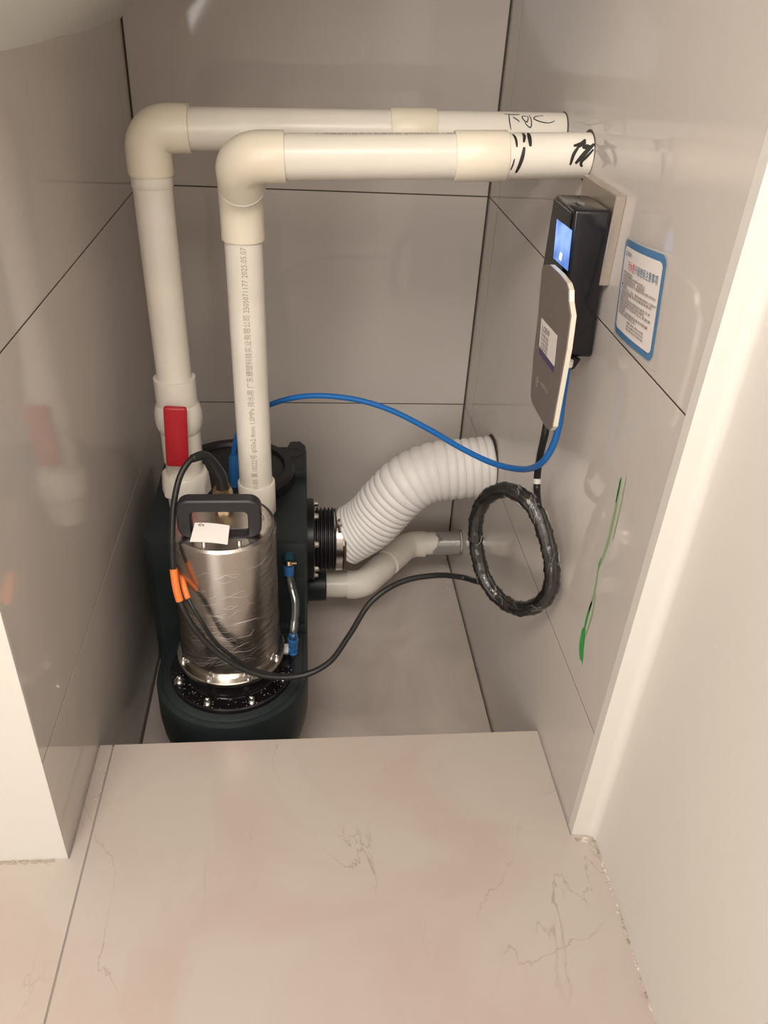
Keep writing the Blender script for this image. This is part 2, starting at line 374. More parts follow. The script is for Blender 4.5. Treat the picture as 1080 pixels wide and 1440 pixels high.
# base: stadium plan, tapered foot
def plan(r, yb, xr, n=40, cy=PY):
    pts = []
    for i in range(n + 1):
        a = PI + PI * i / n; pts.append((PX + r * math.cos(a), cy + r * math.sin(a)))
    pts.append((PX + r, yb)); pts.append((PX - r, yb)); return pts
def loft(levels):
    bm = bmesh.new(); rows = []
    for z, pl in levels: rows.append([bm.verts.new((x, y, z)) for x, y in pl])
    n = len(rows[0])
    for a, b in zip(rows, rows[1:]):
        for i in range(n): bm.faces.new((a[i], a[(i + 1) % n], b[(i + 1) % n], b[i]))
    bm.faces.new(rows[0]); bm.faces.new(rows[-1]); bmesh.ops.recalc_face_normals(bm, faces=bm.faces); return bm
R0 = .172
body = obj('tank_base', loft([(ZP, plan(R0 - .045, 1.90, 0)), (ZP + .03, plan(R0 - .03, 1.915, 0)), (ZP + .14, plan(R0 - .004, 1.93, 0)),
    (ZP + .18, plan(R0, 1.93, 0)), (-.055, plan(R0, 1.93, 0)), (-.050, plan(R0 - .002, 1.93, 0)), (-.048, plan(R0 - .012, 1.92, 0)),
    (-.043, plan(R0 - .014, 1.92, 0)), (-.041, plan(R0 - .018, 1.92, 0))]), M['tank'], st, smooth='auto')
# tall rear block with bevelled shoulders and a shallow front hollow
tb = bmesh.new()
ZT = .2175
prof = [(-.362, 1.93), (-.362, 1.52), (-.345, 1.50), (PX - .10, 1.50), (PX - .075, 1.475), (PX + .0, 1.468), (PX + .075, 1.475), (PX + .10, 1.50), (PX + R0 - .006, 1.50), (PX + R0, 1.508), (PX + R0, 1.93), (PX + R0 - .02, 1.95), (-.345, 1.95)]
prof = [(x, y if not 1.46 < y < 1.49 else 1.50) for x, y in prof]
tall = extrude_outline([(x, y, ZP + .003) for x, y in prof], (0, 0, ZT - ZP - .003), 0)
obj('tank_body', tall, M['tank'], st, smooth='auto')
# recessed front panel frame: raised rails on the front face at the right of the motor
obj('front_rib', boxbm((-.022, 1.493, -.043), (.004, 1.503, .118), .003), M['tank'], st, smooth='auto')
obj('front_panel', boxbm((-.090, 1.490, .118), (.004, 1.503, .2165), .003), M['tank'], st, smooth='auto')
obj('front_ledge', boxbm((-.10, 1.478, -.043), (.004, 1.503, -.022), .003), M['tank'], st, smooth='auto')
# lid: black round hatch and corner lug
lid = obj('tank_lid', lathe([(.150, ZT - .002), (.150, ZT + .028), (.144, ZT + .036), (.125, ZT + .036), (.120, ZT + .028), (.03, ZT + .030), (.0001, ZT + .030)], (PX - .008, 1.785, 0), 'Z', 72), M['black'], st, smooth='auto')
lug = extrude_outline([(-.035, 1.945, ZT - .001), (-.06, 1.86, ZT - .001), (-.045, 1.78, ZT - .001), (.007, 1.78, ZT - .001), (.007, 1.92, ZT - .001), (-.008, 1.948, ZT - .001)], (0, 0, .022), .004)
lg = obj('corner_lug', lug, M['tank'], st, smooth='auto')
obj('lug_socket', lathe([(.026, ZT + .0215), (.024, ZT + .0225), (.021, ZT + .0225), (.020, ZT + .0218), (.0001, ZT + .0216)], (-.025, 1.88, 0), 'Z', 28), M['black'], lg)
# mounting disc
disc = obj('mounting_disc', lathe([(.140, -.043), (.140, -.031), (.137, -.028), (.108, -.028), (.104, -.022), (.104, .018), (.0001, .018)], (PX, PY, 0), 'Z', 80), M['gloss_black'], st, smooth='auto')
for k in range(8):
    a = math.radians(-112 + 45 * k); bolt(disc, (PX + .124 * math.cos(a), PY + .124 * math.sin(a), -.028), scale=1.15)
# motor
flg = obj('motor_flange', lathe([(.119, .018), (.119, .026), (.117, .028), (.102, .028), (.0001, .028)], (PX, PY, 0), 'Z', 80), M['steel_rim'], st, smooth='auto')
for k in range(8):
    a = math.radians(-112 + 45 * k); bolt(flg, (PX + .110 * math.cos(a), PY + .110 * math.sin(a), .028), scale=.95)
obj('motor_housing', lathe([(.104, .027), (.105, .032), (.1052, .05), (.105, .20), (.105, .350), (.103, .360), (.098, .3645), (.092, .3645)], (PX, PY, 0), 'Z', 96), M['steel'], st, smooth='auto')
cap = obj('motor_cap', lathe([(.095, .350), (.095, .3625), (.090, .3635), (.0001, .3635)], (PX, PY, 0), 'Z', 72), M['steel_top'], st, smooth='auto')
for k, a in enumerate((-112, -62, 15, 75, 125, 190)):
    a = math.radians(a); bolt(cap, (PX + .080 * math.cos(a), PY + .080 * math.sin(a), .3635), scale=.8)
def film_shell():
    bm = lathe([(.1065, .033), (.1085, .045), (.1088, .06), (.1080, .12), (.1074, .2), (.1068, .3), (.1065, .355), (.103, .366), (.090, .3665)], (PX, PY, 0), 'Z', 120)
    bmesh.ops.subdivide_edges(bm, edges=[e for e in bm.edges if abs(e.verts[0].co.z - e.verts[1].co.z) > .02], cuts=6, use_grid_fill=True)
    for v in bm.verts:
        d = Vector((v.co.x - PX, v.co.y - PY, 0)); 
        if d.length > .09: v.co += d.normalized() * (.0009 + .0013 * noise.noise(Vector((v.co.x * 25, v.co.y * 25, v.co.z * 60))))
    bmesh.ops.delete(bm, geom=[f for f in bm.faces if len(f.verts) > 4], context='FACES')
    return bm
obj('plastic_film', film_shell(), M['film'], st, smooth=True)
# crease lines in the film
bm = bmesh.new()
for i in range(70):
    z = random.uniform(.045, .20) if i % 4 else random.uniform(.20, .32)
    a0 = math.radians(random.gauss(-100, 16)); ln = random.uniform(.15, .5); sl = random.gauss(.003, .006) + (.02 if z < .07 else 0)
    P = [(PX + .1092 * math.cos(a0 + ln * t), PY + .1092 * math.sin(a0 + ln * t), z + sl * t + .004 * math.sin(t * 4 + i)) for t in [k / 8 for k in range(9)]]
    sweep(bm, P, [.00005 + .00011 * math.sin(PI * (k + .3) / 9) for k in range(9)], 4)
cr_ = obj('film_creases', bm, mat('film_crease', (.75, .72, .68), .3), st); cr_['kind'] = 'stuff'
# handle: closed arch
def rrect(x0, x1, z0, z1, r, n=6, top_only=False):
    pts = []
    cs = [(x1 - r, z1 - r, 0), (x0 + r, z1 - r, 90), (x0 + r, z0 + r, 180), (x1 - r, z0 + r, 270)]
    for cx, cz, a0 in cs:
        for i in range(n + 1):
            a = math.radians(a0 + 90 * i / n); pts.append((cx + r * math.cos(a), cz + r * math.sin(a)))
    return pts
def arch(x0, x1, z0, z1, ix0, ix1, iz0, iz1, y0, y1, ro, ri):
    bm = bmesh.new(); O = rrect(x0, x1, z0, z1, ro); I = rrect(ix0, ix1, iz0, iz1, ri); n = len(O); c = .003
    oc = ((x0 + x1) / 2, (z0 + z1) / 2)
    def ring(P, y, d):
        cx, cz = oc
        return [bm.verts.new((x + (d if x < cx else -d), y, z + (d if z < cz else -d))) for x, z in P]
    rows = [ring(O, y0, c), ring(O, y0 + c, 0), ring(O, y1 - c, 0), ring(O, y1, c), ring(I, y1, -c * .6), ring(I, y1 - c, 0), ring(I, y0 + c, 0), ring(I, y0, -c * .6)]
    for q in range(8):
        a, b = rows[q], rows[(q + 1) % 8]
        for i in range(n): bm.faces.new((a[i], a[(i + 1) % n], b[(i + 1) % n], b[i]))
    bmesh.ops.recalc_face_normals(bm, faces=bm.faces); return bm
obj('handle', arch(PX - .081, PX + .081, .3635, .450, PX - .055, PX + .055, .3665, .424, 1.306, 1.336, .024, .010), M['handle'], st, smooth='auto')
# cable gland
gl = bmesh.new(); lathe([(.021, .3635), (.021, .376), (.017, .377), (.017, .386)], (-.166, 1.425, 0), 'Z', 6, gl); lathe([(.0195, .384), (.0205, .388), (.0205, .402), (.018, .410), (.0135, .410), (.013, .40)], (-.166, 1.425, 0), 'Z', 8, gl)
obj('cable_gland', gl, M['brass'], st)
# outlet on the right face
OY, OZ = 1.80, .012
ofl = obj('outlet_flange', lathe([(.112, .006), (.112, .026), (.109, .029), (.085, .029), (.0001, .029)], (0, OY, OZ), 'X', 64), M['black'], st, smooth='auto')
for k in range(8):
    a = 2 * PI * k / 8 + .31; bolt(ofl, (.029, OY + .099 * math.cos(a), OZ + .099 * math.sin(a)), (0, PI / 2, 0), 1.25)
rp = [(.080, .028)]
for k in range(5):
    x = .033 + k * .0105; rp += [(.079, x), (.087, x + .003), (.087, x + .006), (.079, x + .009)]
rp += [(.084, .0845), (.084, .108), (.0865, .109), (.0865, .113), (.078, .113)]
slv = obj('rubber_sleeve', lathe(rp, (0, OY, OZ), 'X', 64), M['rubber'], st, smooth='auto')
bm = lathe([(.0850, .0865), (.0862, .0875), (.0862, .1045), (.0850, .1055)], (0, OY, OZ), 'X', 72); 
cl = obj('hose_clamp', bm, M['steel_rim'], slv, smooth='auto')
bm = bmesh.new(); box(bm, (.089, OY - .052, OZ + .070), (.103, OY - .030, OZ + .084), .002); sweep(bm, [(.096, OY - .066, OZ + .070), (.096, OY - .030, OZ + .084)], .0042, 10)
obj('clamp_screw', bm, M['bolt'], slv)
obj('sleeve_lip', lathe([(.0862, .1085), (.0872, .109), (.0872, .1125), (.0862, .1135)], (0, OY, OZ), 'X', 64), M['brown'], slv, smooth='auto')
DZ = -.150
obj('drain_socket', lathe([(.052, .002), (.052, .012), (.044, .014), (.044, .062), (.042, .064), (.038, .064)], (0, OY, DZ), 'X', 48), M['tank'], st, smooth='auto')
# sight tube with push fittings
pT = on(1, 1.488, 406, 783); pT2 = on(1, 1.468, 405, 800)
fit = bmesh.new(); sweep(fit, [pT + Vector((0, .012, 0)), pT, pT + Vector((0, -.014, -.004))], [.0145, .0145, .010], 16)
obj('hose_tail_fitting', fit, mat('dark_teal_fitting', (.012, .05, .07), .3), st, smooth='auto')
bm = bmesh.new(); sweep(bm, [pT + Vector((0, -.013, -.004)), pT + Vector((0, -.018, -.012))], .0095, 12); sweep(bm, [pT + Vector((.002, -.018, -.006)), pT + Vector((.018, -.018, -.005))], .0032, 8)
obj('small_hose_clamp', bm, M['brass'], st, smooth='auto')
tb0 = pT + Vector((0, -.018, -.012)); pB = on(1, 1.385, 412, 903)
collar = bmesh.new(); sweep(collar, [tb0, tb0 + Vector((-.0, -.006, -.022))], [.0125, .0115], 16); obj('tube_collar', collar, M['blue_fit'], st, smooth='auto')
pth = smooth_path([tb0 + Vector((0, -.003, -.010)), tb0 + Vector((.005, -.014, -.045)), (tb0 + pB) / 2 + Vector((.010, -.002, 0)), pB + Vector((0.001, .004, .03)), pB], 8)
obj('sight_tube', tube(pth, .0098, 16), M['clear_tube'], st, smooth=True)
bm = bmesh.new(); sweep(bm, [pB + Vector((0, 0, .012)), pB + Vector((0, 0, 0)), pB + Vector((0, 0, -.004)), pB + Vector((0, 0, -.020))], [.0125, .0125, .011, .011], 16)
sweep(bm, [pB + Vector((0, 0, -.020)), pB + Vector((-.012, 0, -.021))], .0105, 14); lathe([(.0001, 0), (.0105, 0), (.0105, .004), (.0001, .010)], pB + Vector((0, 0, -.034)), 'Z', 14, bm)
obj('elbow_fitting', bm, M['blue_fit'], st, smooth='auto')
obj('white_nut', tube([pB + Vector((-.011, 0, -.021)), pB + Vector((-.042, 0, -.021))], [.0125, .0125], 6), M['white'], st)
# water drops and dust on the tank top rim
bm = bmesh.new()
for i in range(90):
    a = random.uniform(math.radians(185), math.radians(355)); rr_ = random.uniform(.108, .136); s = random.uniform(.0004, .0013)
    c = Vector((PX + rr_ * math.cos(a), PY + rr_ * math.sin(a), -.028)); r_ = bmesh.ops.create_icosphere(bm, subdivisions=1, radius=s)
    for v in r_['verts']: v.co = Vector((v.co.x, v.co.y, v.co.z * .5)) + c
dd = obj('dust_specks', bm, M['silicone'], st); dd['kind'] = 'stuff'

# ================================================================== PIPES
def elbow90(corner, dir_a, dir_b, r, leg, bend, leg_b=None):
    """socket elbow: centre line from corner+dir_a*leg to corner+dir_b*leg"""
    A = corner + dir_a * bend; B = corner + dir_b * bend; P = [corner + dir_a * leg]; C = corner + (dir_a + dir_b) * bend
    for i in range(13):
        t = i / 12 * PI / 2; P.append(C - dir_b * bend * math.cos(t) - dir_a * bend * math.sin(t))
    P.append(corner + dir_b * (leg_b or leg)); return tube(P, r, 40)
def ring_sleeve(p, d, length, r):
    d = d.normalized(); return tube([p - d * length / 2, p - d * (length / 2 - .0015), p + d * (length / 2 - .0015), p + d * length / 2], [r - .001, r, r, r - .001], 40)
def wrap_mesh(me, origin, ax, up, r, ang):
    """lays a flat x/y mesh on a cylinder: x along ax, y round it, starting at the direction up rotated by ang"""
    ax = ax.normalized(); side = ax.cross(up).normalized(); up = side.cross(ax).normalized()
    for v in me.vertices:
        a = ang - v.co.y / r; v.co = origin + ax * v.co.x + (up * math.cos(a) + side * math.sin(a)) * r
    return me
def strokes(lines, wd=.0016):
    """brush strokes as flat ribbons in x/y, varying width"""
    bm = bmesh.new()
    for ln in lines:
        w0 = ln[0]; P = smooth_path([(x, y, 0) for x, y in ln[1]], 6); prev = None; K = len(P)
        for i, p in enumerate(P):
            d = (P[min(i + 1, K - 1)] - P[max(i - 1, 0)]); d = d.normalized() if d.length else Vector((1, 0, 0)); n_ = Vector((-d.y, d.x, 0))
            ww = w0 * wd * (.45 + .55 * math.sin(PI * (i + .8) / (K + .6)))
            cur = (bm.verts.new(p + n_ * ww), bm.verts.new(p - n_ * ww))
            if prev: bm.faces.new((prev[0], cur[0], cur[1], prev[1]))
            prev = cur
    return mesh_from(bm, 'strokes')
PR = .0365
# ---- front pipe
fp = thing('front_discharge_pipe', 'front white plastic pipe bending into the right wall, with thick black brush marks', 'pipe', (-.105, 1.55, ZT))
FC = on(1, 1.457, 335, 221); FW_ = Vector((XR + .006, 1.447, 1.064))
D45 = Vector((0, .7071, -.7071)); C2 = FC + D45 * .122 + Vector((-.004, 0, 0)); FB = Vector((C2.x + .006, C2.y, ZT - .004))
dh = (FW_ - FC).normalized(); dv = (FB - C2).normalized()
obj('horizontal_pipe', tube([FC + dh * .045, FW_], PR, 40), M['pvc'], fp, smooth='auto')
obj('vertical_pipe', tube([C2 + dv * .04, FB], PR - .0005, 40), M['pvc'], fp, smooth='auto')
RE = .0415
obj('elbow', elbow90(FC, dh, D45, RE, .078, .038), M['pvc_cream'], fp, smooth='auto')
obj('elbow_rim', ring_sleeve(FC + D45 * .078, D45, .0035, .0425), M['white'], fp, smooth='auto')
# lower sleeve joining the elbow
zq = on(1, C2.y, 343, 336).z
def bend_pts(a, c, b, k=.03, n=8):
    p0 = c + (a - c).normalized() * k; p1 = c + (b - c).normalized() * k
    return [p0.lerp(c, t).lerp(c.lerp(p1, t), t) for t in [i / n for i in range(n + 1)]]
obj('angled_coupling', tube([FC + D45 * .07] + bend_pts(FC, C2, FB, .036) + [C2 + dv * ((C2.z - zq) - .0015), C2 + dv * (C2.z - zq)], .0405, 40), M['pvc_cream'], fp, smooth='auto')
pc = on(1, 1.49, 668, 220); tpar = (pc.x - FC.x) / dh.x
obj('coupling', ring_sleeve(FC + dh * tpar, dh, .090, .0405), M['pvc_cream'], fp, smooth='auto')
pl = on(1, C2.y, 362, 697); obj('coupling', ring_sleeve(Vector((FB.x, C2.y, pl.z)), dv, .078, .0412), M['pvc'], fp, smooth='auto')
# printed text climbing the vertical pipe
tm = text_mesh('01-05 第10222号 φ50x2.4mm 1.0MPa 排水用 广东穗塑科技实业有限公司 2505071177 2025.05.07', .0155)
xs = [v.co.x for v in tm.vertices]; ln_t = max(xs); z_lo, z_hi = on(1, C2.y - .03, 362, 688).z, on(1, C2.y - .03, 345, 347).z
for v in tm.vertices: v.co.x *= (z_hi - z_lo) / ln_t; v.co.y -= .0055
vo = FB.lerp(C2, (z_lo - FB.z) / (C2.z - FB.z))
link('printed_lettering', wrap_mesh(tm, vo, -dv, Vector((.0, -1, 0)), PR + .0002, .02), M['ink_soft'], fp)
tm = text_mesh('广东穗塑科技实业有限公司 φ50x2.4mm 1.0MPa', .012)
link('printed_lettering', wrap_mesh(tm, FC + dh * .13 , dh, Vector((0, -.15, 1)), PR + .0005, .1), M['ink_soft'], fp)
xb = lambda u: (on(1, 1.42, u, 218).x - FC.x) / dh.x
# brush marks: measured along the pipe, y = up the front of the pipe
sc_ = (xb(829) - xb(690)) / 139.0
def mk(pts, u0=690, v0=218): return [((u - u0) * sc_, -(v - v0) * sc_ * 1.05) for u, v in pts]
def z2(pts): return [(690 + x / 6.353, 140 + y / 6.353) for x, y in pts]
mk_l = [(1.3, mk(z2([(205, 330), (222, 390), (228, 470)]))), (.8, mk(z2([(210, 560), (200, 610), (188, 655)]))),
        (1.6, mk(z2([(297, 308), (303, 360), (290, 430)]))), (2.0, mk(z2([(347, 305), (345, 380), (347, 465)]))),
        (1.9, mk(z2([(293, 470), (275, 560), (240, 682)]))),
        (1.8, mk(z2([(838, 402), (800, 440), (728, 462)]))), (1.7, mk(z2([(775, 465), (730, 530), (712, 612)]))), (1.4, mk(z2([(840, 430), (800, 455), (760, 475)]))),
        (2.6, mk(z2([(805, 470), (850, 470), (880, 480)]))), (2.2, mk(z2([(912, 445), (850, 500), (800, 550), (755, 600)]))), (1.6, mk(z2([(905, 490), (850, 545), (810, 580), (808, 610), (825, 625)])))]
for ml in mk_l: link('brush_mark', wrap_mesh(strokes([ml], .0017), FC + dh * xb(690), dh, Vector((0, -1, .42)), PR + .0006, 0), M['ink'], fp)
# ---- rear pipe
rp_ = thing('rear_discharge_pipe', 'rear white plastic pipe with the red-handled ball valve, written on near the right wall', 'pipe', (-.275, 1.61, ZT))
BC = on(1, 1.61, 205, 180); BW = Vector((XR + .006, 1.617, 1.074)); BBt = Vector((-.268, 1.61, ZT - .004)); BB = BBt
dh2 = (BW - BC).normalized(); dv2 = (BB - BC).normalized()
def rz(u, v): return on(1, 1.61, u, v).z
def rp_at(z): return BC + (BB - BC) * ((BC.z - z) / (BC.z - BB.z))
obj('horizontal_pipe', tube([BC + dh2 * .045, BW], PR, 40), M['pvc'], rp_, smooth='auto')
zv = rz(246, 530)
obj('vertical_pipe', tube([BC + dv2 * .045, rp_at(zv - .01)], PR, 40), M['pvc'], rp_, smooth='auto')
obj('elbow', elbow90(BC, dh2, dv2, .0415, .078, .038), M['pvc_cream'], rp_, smooth='auto')
obj('pipe_collar', ring_sleeve(BC + dv2 * .088, dv2, .024, .0382), M['pvc'], rp_, smooth='auto')
pc = on(1, 1.615, 580, 180); obj('coupling', ring_sleeve(BC + dh2 * ((pc.x - BC.x) / dh2.x), dh2, .085, .0405), M['pvc_cream'], rp_, smooth='auto')
# valve
zA, zBall, zC_, zD, zE = rz(248, 530), rz(250, 585), rz(256, 612), rz(260, 645), rz(262, 690)
vb = bmesh.new()
def seg(z0, z1, r0, r1, n=40): sweep(vb, [rp_at(z0), rp_at(z1)], [r0, r1], n)
seg(zA, zBall + .02, .044, .044)
N_ = 14; c0 = rp_at(zBall)
sweep(vb, [rp_at(zBall + .042 * math.cos(PI * (.08 + .84 * i / N_)) * 1.0) for i in range(N_ + 1)], [.033 + .0185 * math.sin(PI * (.08 + .84 * i / N_)) for i in range(N_ + 1)], 40)
seg(zBall - .02, zD, .0435, .0435); seg(zD + .002, zD - .045, .0405, .0405)
vbod = obj('valve_body', vb, M['pvc'], rp_, smooth='auto')
un = bmesh.new(); zt_ = rz(265, 662); sweep(un, [rp_at(zt_), rp_at(zt_ - .004), rp_at(zt_ - .050), rp_at(zt_ - .054)], [.050, .053, .056, .053], 10); sweep(un, [rp_at(zt_ - .05), BB], [.046, .042], 32)
obj('union_nut', un, M['pvc'], rp_, smooth='auto')
# red lever: slab in front of the valve, stem behind it
h0 = on(1, 1.545, 246, 572); h1 = on(1, 1.545, 250, 655)
bm = bmesh.new(); ax_ = (h1 - h0); Lh = ax_.length
box(bm, (-.024, -.007, -Lh), (.024, .007, 0), .005, 3)
rot = Vector((0, 0, -1)).rotation_difference(ax_)
for v in bm.verts:
    s = 1 + .0 * v.co.z; v.co = rot @ v.co + h0
obj('valve_handle', bm, M['red'], rp_, smooth='auto')
obj('valve_stem', tube([c0 + Vector((0, -.045, 0)), Vector((c0.x, 1.548, c0.z))], [.014, .012], 16), M['red'], rp_, smooth='auto')
# handwriting on the rear pipe
xb2 = lambda u: (on(1, 1.615, u, 175).x - BC.x) / dh2.x; sc2 = (xb2(790) - xb2(690)) / 100
def mk2(pts): return [((u - 690) * sc2, -(v - 172) * sc2 * 1.1) for u, v in z2(pts)]
w_l = [(1, mk2([(98, 118), (170, 124), (235, 122)])), (1, mk2([(138, 126), (135, 190), (146, 258)])), (1, mk2([(168, 152), (200, 175), (222, 196)])),
       (1, mk2([(300, 145), (262, 140), (252, 165), (285, 198), (302, 165), (300, 145)])), (1, mk2([(318, 128), (328, 190), (320, 238), (290, 225), (268, 200)])),
       (1, mk2([(440, 132), (380, 140), (352, 165), (400, 190), (480, 202), (536, 182)]))]
link('handwriting', wrap_mesh(strokes(w_l, .0011), BC + dh2 * xb2(690), dh2, Vector((0, -1, .75)), PR + .0006, 0), M['ink'], rp_)

# ---- flexible hose
hs = thing('corrugated_hose', 'thick white corrugated hose curving from the black outlet sleeve up into the right wall', 'hose', (.11, OY, OZ))
hp = [Vector((.106, OY, OZ))]
for u, v, y in ((519, 735, 1.79), (547, 705, 1.785), (574, 680, 1.78), (608, 664, 1.78), (650, 659, 1.78)): hp.append(on(1, y, u, v))
hp.append(Vector((XR + .004, 1.78, .257))); P = smooth_path(hp, 60)
acc = [0]
for a, b in zip(P, P[1:]): acc.append(acc[-1] + (b - a).length)
LT = acc[-1]
def rib_phase(s): t = s / LT; return 27 * (t + .16 * math.sin(PI * min(1, t * 1.0)) * (1 - t))
R_h = [.0735 + .0058 * abs(math.sin(PI * rib_phase(s))) ** .55 for s in acc]
obj('hose_wall', tube(P, R_h, 56), M['hose'], hs, smooth=True)
# ---- drain pipe
dp = thing('drain_pipe', 'cream plastic drain pipe with two bends low behind the hose, taped at the wall', 'pipe', (.06, OY, DZ))
D0 = Vector((.058, OY, DZ)); D1 = Vector((.168, OY, DZ)); D2 = Vector((.325, 2.0, -.152)); D3 = Vector((XR + .004, 2.003, -.148))
dr = .0385
def corner(a, c, b, k=.03, n=6):
    p0 = c + (a - c).normalized() * k; p1 = c + (b - c).normalized() * k
    return [p0.lerp(c, t).lerp(c.lerp(p1, t), t) for t in [i / n for i in range(n + 1)]]
obj('pipe_section', tube([D0, D1], dr - .003, 36), M['pvc'], dp, smooth='auto')
e1 = D1.lerp(D2, .43)
obj('elbow', tube([D1 - Vector((.045, 0, 0))] + corner(D0, D1, D2) + [e1], dr + .002, 36), M['pvc'], dp, smooth='auto')
obj('pipe_section', tube([D1.lerp(D2, .4), D1.lerp(D2, .6)], dr - .003, 36), M['pvc'], dp, smooth='auto')
obj('elbow', tube([D1.lerp(D2, .52)] + corner(D1, D2, D3) + [D2 + Vector((.052, 0, 0))], dr + .002, 36), M['pvc'], dp, smooth='auto')
obj('pipe_section', tube([D2, D3], dr - .003, 36), M['pvc'], dp, smooth='auto')
tp = tube([(x, 2.0, -.149) for x in [.405 + .0047 * i for i in range(18)]], [.0372 + .0003 * math.sin(i * 2.1) for i in range(18)], 36)
for v in tp.verts:
    if v.co.x < .41: v.co.x += .02 * noise.noise(v.co * 60)
obj('grey_tape', tp, M['tape'], dp, smooth=True)

# ================================================================== CABLES
def cable(name, pts, r, m, parent, n=12, per=8): return obj(name, tube(smooth_path(pts, per), r, n), m, parent, smooth=True)
pw = thing('power_cable', 'thick black power cable looping from the brass gland and sagging over to the coil', 'cable', (-.166, 1.425, .41))
cp = [Vector((-.166, 1.425, .398)), Vector((-.167, 1.424, .43))]
for u, v, y in ((303, 657, 1.42), (288, 641, 1.405), (270, 645, 1.385), (254, 668, 1.36), (245, 705, 1.33), (242, 750, 1.30), (244, 800, 1.275), (253, 845, 1.25), (277, 888, 1.228), (315, 925, 1.215), (365, 949, 1.21), (420, 951, 1.215), (462, 932, 1.225), (492, 892, 1.24), (522, 846, 1.26), (565, 818, 1.29), (615, 809, 1.31)): cp.append(on(1, y, u, v))
A_ = Vector((.465, 1.14)); B_ = Vector((.335, 1.335)); dAB = (B_ - A_).normalized(); nn = Vector((-dAB.y, dAB.x, 0))
def oncoil(u, v):     # point of the coil's own upright plane
    d = ray(u, v); p0 = Vector((A_.x, A_.y, 0)); return CAM + d * ((p0 - CAM).dot(nn) / d.dot(nn))
cp += [oncoil(650, 812), oncoil(668, 817), oncoil(684, 820)]
cable('cable_sheath', cp, .0061, M['rubber'], pw)
bt = smooth_path(cp[:5], 6); obj('strain_relief', tube(bt, [.0135 - .0055 * (i / (len(bt) - 1)) ** 1.5 for i in range(len(bt))], 16), M['rubber'], pw, smooth=True)
cps = smooth_path(cp, 8)
def sleeve_on(path, u0v0, u1v1, r):
    def near(uv):
        d = ray(*uv).normalized(); return min(range(len(path)), key=lambda i: ((path[i] - CAM) - d * (path[i] - CAM).dot(d)).length)
    i0, i1 = sorted((near(u0v0), near(u1v1))); return tube(path[i0:i1 + 1], r, 16)
obj('orange_sleeve', sleeve_on(cps, (240, 798), (249, 847), .0076), M['orange'], pw, smooth='auto')
sc2_ = thing('float_switch_cable', 'thinner black cable running down beside the power cable behind the other orange sleeve', 'cable', (-.27, 1.45, .2))
c2 = [Vector((-.262, 1.47, .215))] + [on(1, y, u, v) for u, v, y in ((240, 742, 1.44), (244, 775, 1.38), (254, 806, 1.30), (263, 838, 1.262), (280, 868, 1.240), (310, 910, 1.234), (362, 943, 1.228), (418, 949, 1.232), (461, 931, 1.241), (491, 892, 1.255), (521, 846, 1.274))]
cable('cable_sheath', c2, .0040, M['rubber'], sc2_)
obj('orange_sleeve', sleeve_on(smooth_path(c2, 8), (250, 800), (260, 842), .0060), M['orange'], sc2_, smooth='auto')
# coil, in an upright plane leaning on the wall
coil = thing('cable_coil', 'coil of spare black cable wrapped in clear film, hanging under the controller against the wall', 'cable coil', oncoil(722, 770))
cc = [oncoil(u, v) for u, v in ((669, 760), (670, 728), (683, 701), (708, 689), (735, 698), (755, 722), (768, 757), (776, 795), (774, 828), (757, 850), (730, 856), (704, 843), (684, 818), (674, 790))]
cl_ = smooth_path(cc, 10, closed=True)
bm = bmesh.new(); K = len(cl_)
for s in range(7):
    P = []
    for i, p in enumerate(cl_):
        t = (cl_[(i + 1) % K] - cl_[i - 1]).normalized(); x = nn.normalized(); x = (x - t * x.dot(t)).normalized(); y = t.cross(x)
        a = 2 * PI * s / 6 + 2 * PI * .8 * i / K; rr_ = .0090 if s < 6 else 0
        P.append(p + x * math.cos(a) * rr_ + y * math.sin(a) * rr_)
    sweep(bm, P, .0056, 10, closed=True)
obj('coiled_cable', bm, M['rubber'], coil, smooth=True)
bm = bmesh.new(); sweep(bm, cl_, [.0152 + .0009 * math.sin(i * .9) + .001 * math.sin(i * 2.3) for i in range(K)], 20, closed=True)
obj('clear_film', bm, M['film_coil'], coil, smooth=True)
bm = bmesh.new()
for i in range(75):
    j = random.randrange(K); t = (cl_[(j + 1) % K] - cl_[j - 1]).normalized(); x = (nn.normalized() - t * nn.normalized().dot(t)).normalized(); y = t.cross(x)
    if not (20 < j < 70 or j > 78): continue
    a0 = random.uniform(0, 6.28); P = []
    for q in range(7):
        a = a0 + q * .22; pp = cl_[(j + int(q * random.choice((.3, .6)))) % K] + t * q * .002
        P.append(pp + (x * math.cos(a) + y * math.sin(a)) * .0164)
    sweep(bm, P, [.0001, .0002, .00025, .00025, .00025, .0002, .0001], 3)
o = obj('film_creases', bm, mat('film_crease_light', (.62, .6, .57), .3), coil); o['kind'] = 'stuff'
XC = .400   # front plane of the controller cover
def onx(x, u, v): return on(0, x, u, v)
cable('lead_to_controller', [onx(.436, 791, 497), onx(.432, 785, 530), onx(.427, 776, 570), onx(.425, 769, 596), onx(.425, 766, 612), onx(.432, 760, 638), onx(.438, 756, 664), onx(.44, 755, 690), oncoil(757, 712)], .0068, M['rubber'], coil)
obj('clear_ring', tube([onx(.4385, 755.6, 673), onx(.4387, 755.4, 680)], .0078, 14), M['silicone'], coil, smooth='auto')

